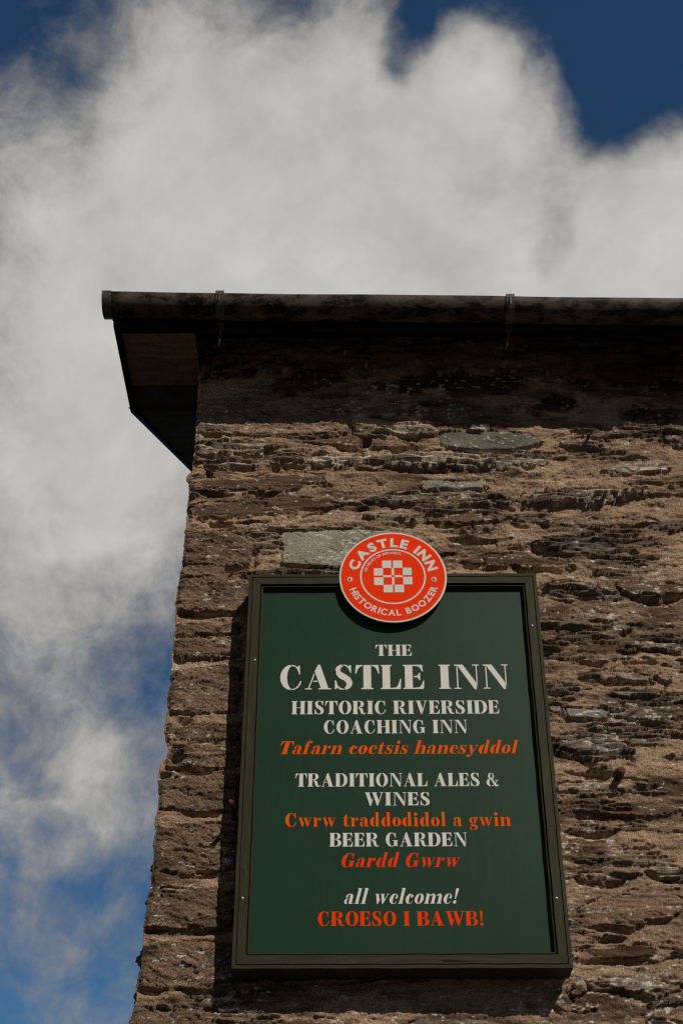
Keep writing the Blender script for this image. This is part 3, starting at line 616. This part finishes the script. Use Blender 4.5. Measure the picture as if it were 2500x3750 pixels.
G['S'] = (.82, [[(.10, .74)]+arc(.36, .765, .30, .26, 170, 95)+[(.34, .985)]+arc(.40, .80, .13, .14, 100, 215)+[(.50, .60), (.68, .47), (.76, .30)]+arc(.44, .265, .32, .285, 0, -85)+[(.46, .02)]+arc(.36, .20, .16, .155, -55, 30)+[(.44, .35), (.22, .47), (.10, .62)],
               [(.38, 1.02), (.50, 1.01), (.62, .95), (.66, 1.0), (.70, 1.0), (.71, .68), (.67, .68), (.60, .86), (.50, .96), (.38, .985)],
               [(.05, 0), (.09, 0), (.14, .06), (.26, -.01), (.42, -.02), (.42, .015), (.28, .05), (.16, .16), (.10, .36), (.05, .36)]])
G['&'] = (1.10, [cres(.42, .76, .24, .25, .07, .21, 95, 330), cres(.46, .76, .20, .25, .10, .21, -40, 85), cres(.36, .27, .34, .29, .10, .24, 80, 265),
                 [(.36, .56), (.46, .62), (.88, .08), (1.02, .10), (1.02, .05), (.90, -.02), (.72, -.02)], [(.40, -.02), (.60, .03), (.80, .22), (.90, .42), (1.02, .42), (1.02, .46), (.74, .46), (.74, .42), (.84, .42), (.76, .25), (.60, .08), (.40, .015)]])
G['!'] = (.42, [[(.10, .92)]+arc(.21, .92, .12, .11, 180, 0, 12)+[(.24, .30), (.18, .30)], arc(.21, .10, .115, .12, 0, 345, 18)])
X = .66
def lstem(x0, x1, h, flag=True): 
    p = [(x0-.06, 0), (x1+.06, 0), (x1+.06, .035), (x1, .05), (x1, h)]
    return p+([(x0-.07, h), (x0-.07, h-.035), (x0, h-.05), (x0, .05), (x0-.06, .035)] if flag else [(x0, h), (x0, .05), (x0-.06, .035)])
bowlL = cres(.36, X/2, .32, X/2+.015, .10, X/2-.03, 92, 268, .03)
G['o'] = (.72, [cres(.36, X/2, .33, X/2+.015, .11, X/2-.03, 94, 266), cres(.36, X/2, .33, X/2+.015, .11, X/2-.03, -86, 86)])
G['c'] = (.64, [bowlL, arc(.47, .50, .10, .10, 0, 345, 14), [(.38, -.015), (.50, .0), (.62, .16), (.59, .18), (.50, .05), (.38, .015)]])
G['e'] = (.66, [bowlL, [(.39, X+.015)]+arc(.39, .42, .23, .25, 85, -15, 10)+[(.62, .35), (.40, .35), (.40, .385), (.46, .39)]+arc(.40, .45, .09, .19, 0, 80, 8), [(.38, -.015), (.52, .0), (.63, .16), (.60, .18), (.52, .05), (.38, .015)]])
G['d'] = (.82, [cres(.34, X/2, .30, X/2+.015, .09, X/2-.03, 88, 272, .05), [(.42, 1.05), (.70, 1.05), (.70, .05), (.78, .035), (.78, 0), (.48, 0), (.48, 1.0), (.42, 1.01)]])
G['a'] = (.74, [[(.14, .52)]+arc(.34, .46, .26, .21, 130, 85, 6)+arc(.40, .46, .22, .21, 80, 0, 8)+[(.62, .06), (.72, .035), (.72, 0), (.42, 0), (.40, .08), (.40, .44)]+arc(.34, .48, .06, .15, 10, 90, 5), arc(.17, .50, .09, .09, 0, 345, 14), cres(.25, .17, .21, .185, .07, .14, 75, 285, .04)])
G['g'] = (.72, [cres(.32, .42, .27, .24, .08, .21, 92, 268), cres(.34, .42, .25, .24, .07, .21, -88, 88), arc(.62, .60, .08, .08, 0, 345, 12), [(.12, .13), (.30, .10), (.50, .10), (.66, -.02), (.66, -.16), (.50, -.27), (.34, -.28), (.34, -.24), (.46, -.22), (.54, -.12), (.44, -.03), (.26, -.02), (.12, .02)], [(.10, -.08), (.05, -.18), (.14, -.26), (.30, -.28), (.30, -.24), (.18, -.20), (.15, -.10)]])
G['h'] = (.86, [lstem(.10, .32, 1.05), [(.36, .54), (.44, .62), (.56, X+.01)]+arc(.56, .44, .22, .23, 80, 0, 8)+[(.78, .05), (.85, .035), (.85, 0), (.50, 0), (.50, .035), (.56, .05), (.56, .52), (.50, .58), (.36, .48)]])
G['n'] = (.86, [lstem(.10, .32, X), G['h'][1][1]])
G['m'] = (1.34, [lstem(.10, .32, X), G['h'][1][1], [(x+.48, y) for x, y in G['h'][1][1]]])
G['l'] = (.44, [lstem(.11, .33, 1.05)])
G['i'] = (.44, [lstem(.11, .33, X), arc(.21, .90, .125, .125, 0, 345, 16)])
G['r'] = (.66, [lstem(.10, .32, X), [(.36, .50), (.42, .62), (.52, X+.01), (.62, .62), (.63, .50), (.55, .42), (.46, .48), (.46, .57), (.36, .42)]])
G['t'] = (.54, [[(.04, X), (.12, X), (.28, .92), (.33, .92), (.33, X), (.50, X), (.50, X-.04), (.33, X-.04), (.33, .10), (.40, .04), (.50, .12), (.53, .10), (.44, -.015), (.28, -.015), (.12, .06), (.12, X-.04), (.04, X-.04)]])
G['f'] = (.58, [[(.04, X), (.11, X), (.11, .84), (.24, 1.03), (.40, 1.06), (.40, 1.02), (.33, .94), (.33, X), (.48, X), (.48, X-.04), (.33, X-.04), (.33, .05), (.42, .035), (.42, 0), (.04, 0), (.04, .035), (.11, .05), (.11, X-.04), (.04, X-.04)], arc(.47, .92, .09, .09, 0, 345, 12)])
G['s'] = (.60, [[(x*.74, y*X*1.01) for x, y in p] for p in G['S'][1]])
G['w'] = (1.10, [[(x*.72, y*X) for x, y in p] for p in G['W'][1]])
G['y'] = (.80, [[(x*.80, y*X) for x, y in G['V'][1][0]], [(.52, X), (.80, X), (.80, X-.035), (.72, X-.05), (.44, -.08), (.36, -.22), (.24, -.28), (.24, -.24), (.34, -.14), (.40, .0), (.68, X-.05), (.52, X-.035)], arc(.18, -.17, .10, .10, 0, 345, 14)])
G[' '] = (.40, [])
def lettering(text, x0, x1, ytop, ybase, mat, label, italic=False, track=.05):
    p0 = on_y(x0, ybase, PY); p1 = on_y(x1, ybase, PY); pt = on_y((x0+x1)/2, ytop, PY); pb = on_y((x0+x1)/2, ybase, PY)
    H = pt.z-pb.z; pen = 0; words = [[]]
    for ch in text:
        w, ps = G[ch]
        if ch == ' ': words.append([])
        for k, p in enumerate(ps): words[-1].append(([(x+pen+(.30*y if italic else 0), y) for x, y in p], k))
        pen += w+track
    xs = [x for q in words for p, k in q for x, y in p]; a, b = min(xs), max(xs); sx = (p1.x-p0.x)/(b-a)
    for polys in words:
        bm = bmesh.new()
        for p, k in polys: bm.faces.new([bm.verts.new((p0.x+(x-a)*sx, PY-.0008-k*.00006, pb.z+y*H)) for x, y in p])
        bmesh.ops.remove_doubles(bm, verts=bm.verts, dist=1e-6)
        bmesh.ops.triangulate(bm, faces=bm.faces)
        for f in bm.faces:
            f.normal_update()
            if f.normal.y > 0: f.normal_flip()
        me = bpy.data.meshes.new('lettering'); bm.to_mesh(me); bm.free()
        o = link('lettering', me, mat, panel); o['label'] = label
LINES = [('THE', 1373.9, 1507.2, 2361.6, 2401.8, M_white, 'small white word above the largest line', 0), ('CASTLE INN', 1025, 1864, 2435.3, 2523.7, M_white, 'largest white line of capitals', 0),
 ('HISTORIC RIVERSIDE', 1067.2, 1827.3, 2566.5, 2614.7, M_white, 'white capitals under the largest line', 0), ('COACHING INN', 1185.7, 1710.7, 2637.5, 2685.7, M_white, 'white capitals above the long orange italic line', 0),
 ('Tafarn coetsis hanesyddol', 1025.7, 1898.9, 2713.8, 2760.7, M_orange, 'long orange italic line', 1), ('TRADITIONAL ALES &', 1080.6, 1825.2, 2832, 2879.9, M_white, 'white capitals ending in an ampersand', 0),
 ('WINES', 1335, 1572.8, 2902, 2949.6, M_white, 'single short white word in capitals', 0), ('Cwrw traddodidol a gwin', 1043.9, 1870.4, 2977.3, 3026.3, M_orange, 'long upright orange line', 0),
 ('BEER GARDEN', 1206, 1709.7, 3050, 3099.7, M_white, 'white capitals between two orange lines', 0), ('Gardd Gwrw', 1250.5, 1686.7, 3124, 3175.5, M_red, 'short orange red italic line', 1),
 ('all welcome!', 1259.7, 1682, 3255, 3309.4, M_white, 'white italic line', 1), ('CROESO I BAWB!', 1164, 1768.6, 3337.7, 3390.5, M_red, 'orange red capitals at the foot of the board', 0)]
for t, a, b, c_, d_, mt, lb, it in LINES: lettering(t, a, b, c_, d_, mt, lb, bool(it))

# ------------------------------------------------------------------ the round badge
BX, BZ, BR, BY = .1403, 1.6+2.7565, .1900, FY-.006
badge = tag(empty('round_badge', (BX, FY, BZ)), 'round orange red badge with white rim and checked emblem on top of green board', 'badge')
def disc(bm, r0, r1, y, n=96):
    a = [bm.verts.new((BX+r1*math.cos(2*PI*k/n), y, BZ+r1*math.sin(2*PI*k/n))) for k in range(n)]
    if r0 == 0: bm.faces.new(a); return
    b = [bm.verts.new((BX+r0*math.cos(2*PI*k/n), y, BZ+r0*math.sin(2*PI*k/n))) for k in range(n)]
    for k in range(n): bm.faces.new((a[k], a[(k+1) % n], b[(k+1) % n], b[k]))
bm = bmesh.new(); n = 96
loops = [[bm.verts.new((BX+r*math.cos(2*PI*k/n), y, BZ+r*math.sin(2*PI*k/n))) for k in range(n)] for r, y in ((BR-.001, BY+.006), (BR, BY+.005), (BR, BY+.001), (BR-.001, BY), (BR-.0068, BY))]
for a, b in zip(loops, loops[1:]):
    for k in range(n): bm.faces.new((a[k], a[(k+1) % n], b[(k+1) % n], b[k]))
bm.faces.new(loops[0]); obj('rim', bm, M_rim, badge)
bm = bmesh.new(); disc(bm, 0, BR-.0066, BY-.0006); face = obj('disc', bm, M_badge, badge)
bm = bmesh.new(); disc(bm, .1105, .1162, BY-.0014); obj('ring', bm, M_rim, face)
bm = bmesh.new()
for x0, y0, x1, y1 in ((648, 410, 736, 482), (752, 410, 843, 482), (567, 485, 655, 556), (845, 480, 931, 552), (569, 573, 658, 648), (847, 569, 935, 642), (657, 645, 747, 718), (763, 645, 853, 717),
                       (737, 481, 761, 553), (740, 572, 763, 644), (656, 553, 738, 573), (763, 552, 845, 572)):
    a, b = (x0-750)/2721+BX, (x1-750)/2721+BX; c_, d_ = (563-y1)/2294+BZ, (563-y0)/2294+BZ
    bm.faces.new([bm.verts.new((x, BY-.0014, z)) for x, z in ((a, c_), (b, c_), (b, d_), (a, d_))])
obj('emblem', bm, M_rim, face)
_gl = {}
def sans(ch, off):
    if (ch, off) not in _gl:
        cu = bpy.data.curves.new('letter', 'FONT'); cu.body = ch; cu.offset = off; cu.resolution_u = 4
        o = bpy.data.objects.new('letter', cu); S.collection.objects.link(o)
        bpy.context.view_layer.update(); dg = bpy.context.evaluated_depsgraph_get()
        me = bpy.data.meshes.new_from_object(o.evaluated_get(dg))
        bpy.data.objects.remove(o); bpy.data.curves.remove(cu)
        v = np.array([x.co[:] for x in me.vertices]); f = [list(p.vertices) for p in me.polygons]; bpy.data.meshes.remove(me)
        _gl[(ch, off)] = (v, f)
    return _gl[(ch, off)]
CAPH = max(sans('H', 0)[0][:, 1])
def arc_text(text, a0, a1, r, h, inward, off, label, wide=1.12, gap=.16):
    k = h/CAPH; words = [bmesh.new()]
    ws = [(.34 if c_ == ' ' else (sans(c_, off)[0][:, 0].max()-sans(c_, off)[0][:, 0].min())*wide) for c_ in text]
    tot = sum(ws)+gap*0.6*(len(text)-1); pen = 0
    span = a1-a0; w0, w1 = ws[0]/2, tot-ws[-1]/2
    for i, c_ in enumerate(text):
        mid = pen+ws[i]/2; pen += ws[i]+gap*.6
        if c_ == ' ': words.append(bmesh.new()); continue
        bm = words[-1]
        ang = R(a0+span*(mid-w0)/(w1-w0)); v, f = sans(c_, off)
        cx = (v[:, 0].max()+v[:, 0].min())/2; er = Vector((math.cos(ang), 0, math.sin(ang)))
        ex = Vector((math.sin(ang), 0, -math.cos(ang)))*(-1 if inward else 1); ey = er*(-1 if inward else 1)
        vs = [bm.verts.new(Vector((BX, BY-.0014, BZ))+er*r+ex*((p[0]-cx)*k*wide)+ey*((p[1]-CAPH/2)*k)) for p in v]
        for q in f:
            try: bm.faces.new([vs[j] for j in q])
            except ValueError: pass
    for bm in words:
        for q in bm.faces:
            q.normal_update()
            if q.normal.y > 0: q.normal_flip()
        me = bpy.data.meshes.new('lettering'); bm.to_mesh(me); bm.free()
        o = link('lettering', me, M_rim, face); o['label'] = label
arc_text('CASTLE INN', 160, 18, .1435, .0345, False, .045, 'bold white capitals round the top of the badge')
arc_text('HISTORICAL BOOZER', 203.3, 339.4, .151, .0235, True, .030, 'bold white capitals round the foot of the badge', .98)
arc_text("OR NELLIE'S OR BERNARD'S", 165, 74.3, .0995, .0092, False, .010, 'tiny white capitals inside the ring')
for px in (1281, 1588):
    p = on_y(px, 2122, BY)
    bm = bmesh.new(); bm.faces.new([bm.verts.new((p.x+.0095*math.cos(q), BY-.0014, p.z+.0095*math.sin(q))) for q in (2*PI*j/24 for j in range(24))]); obj('dot', bm, M_rim, face)
    screw(p.x, BY-.0016, p.z, .0055, badge)

# ------------------------------------------------------------------ iron left in the wall
def peg(px, py, ln, r, label, mat=M_rust, name='iron_peg', drop=.0):
    t = on_y(px, py, -ln); o = tag(empty(name, (t.x, 0, t.z)), label, 'peg', 'rusty iron pegs left in the masonry')
    bm = bmesh.new(); tube(bm, [(t.x, .03, t.z+drop), (t.x+.001, -ln*.5, t.z+drop*.5), (t.x, -ln, t.z)], [r, r*.92, r*.85], 9)
    obj('shank', bm, mat, o)
    bm = bmesh.new(); tube(bm, [(t.x, -ln+.001, t.z), (t.x, -ln-.003, t.z), (t.x, -ln-.007, t.z+.001)], [r*1.0, r*1.12, r*.8], 7); obj('head', bm, mat, o)
peg(1338, 1600, .030, .008, 'short rusty peg in mortar beside the topmost tooled corner stone')
peg(2152, 1592, .045, .007, 'thin rusty peg under the eaves shadow near the right edge of the photo')
peg(2272, 2822, .055, .014, 'thick rusty iron stub to the right of the green board')
peg(760, 1722, .022, .008, 'short rusty peg close to the wall corner below the bargeboard')
peg(846, 2938, .13, .009, 'rusty iron bar end beside the left rail of the green board')

# ------------------------------------------------------------------ ground
bm = bmesh.new(); bmesh.ops.create_grid(bm, x_segments=8, y_segments=8, size=300)
tag(obj('ground', bm, M_asph), kind='structure')
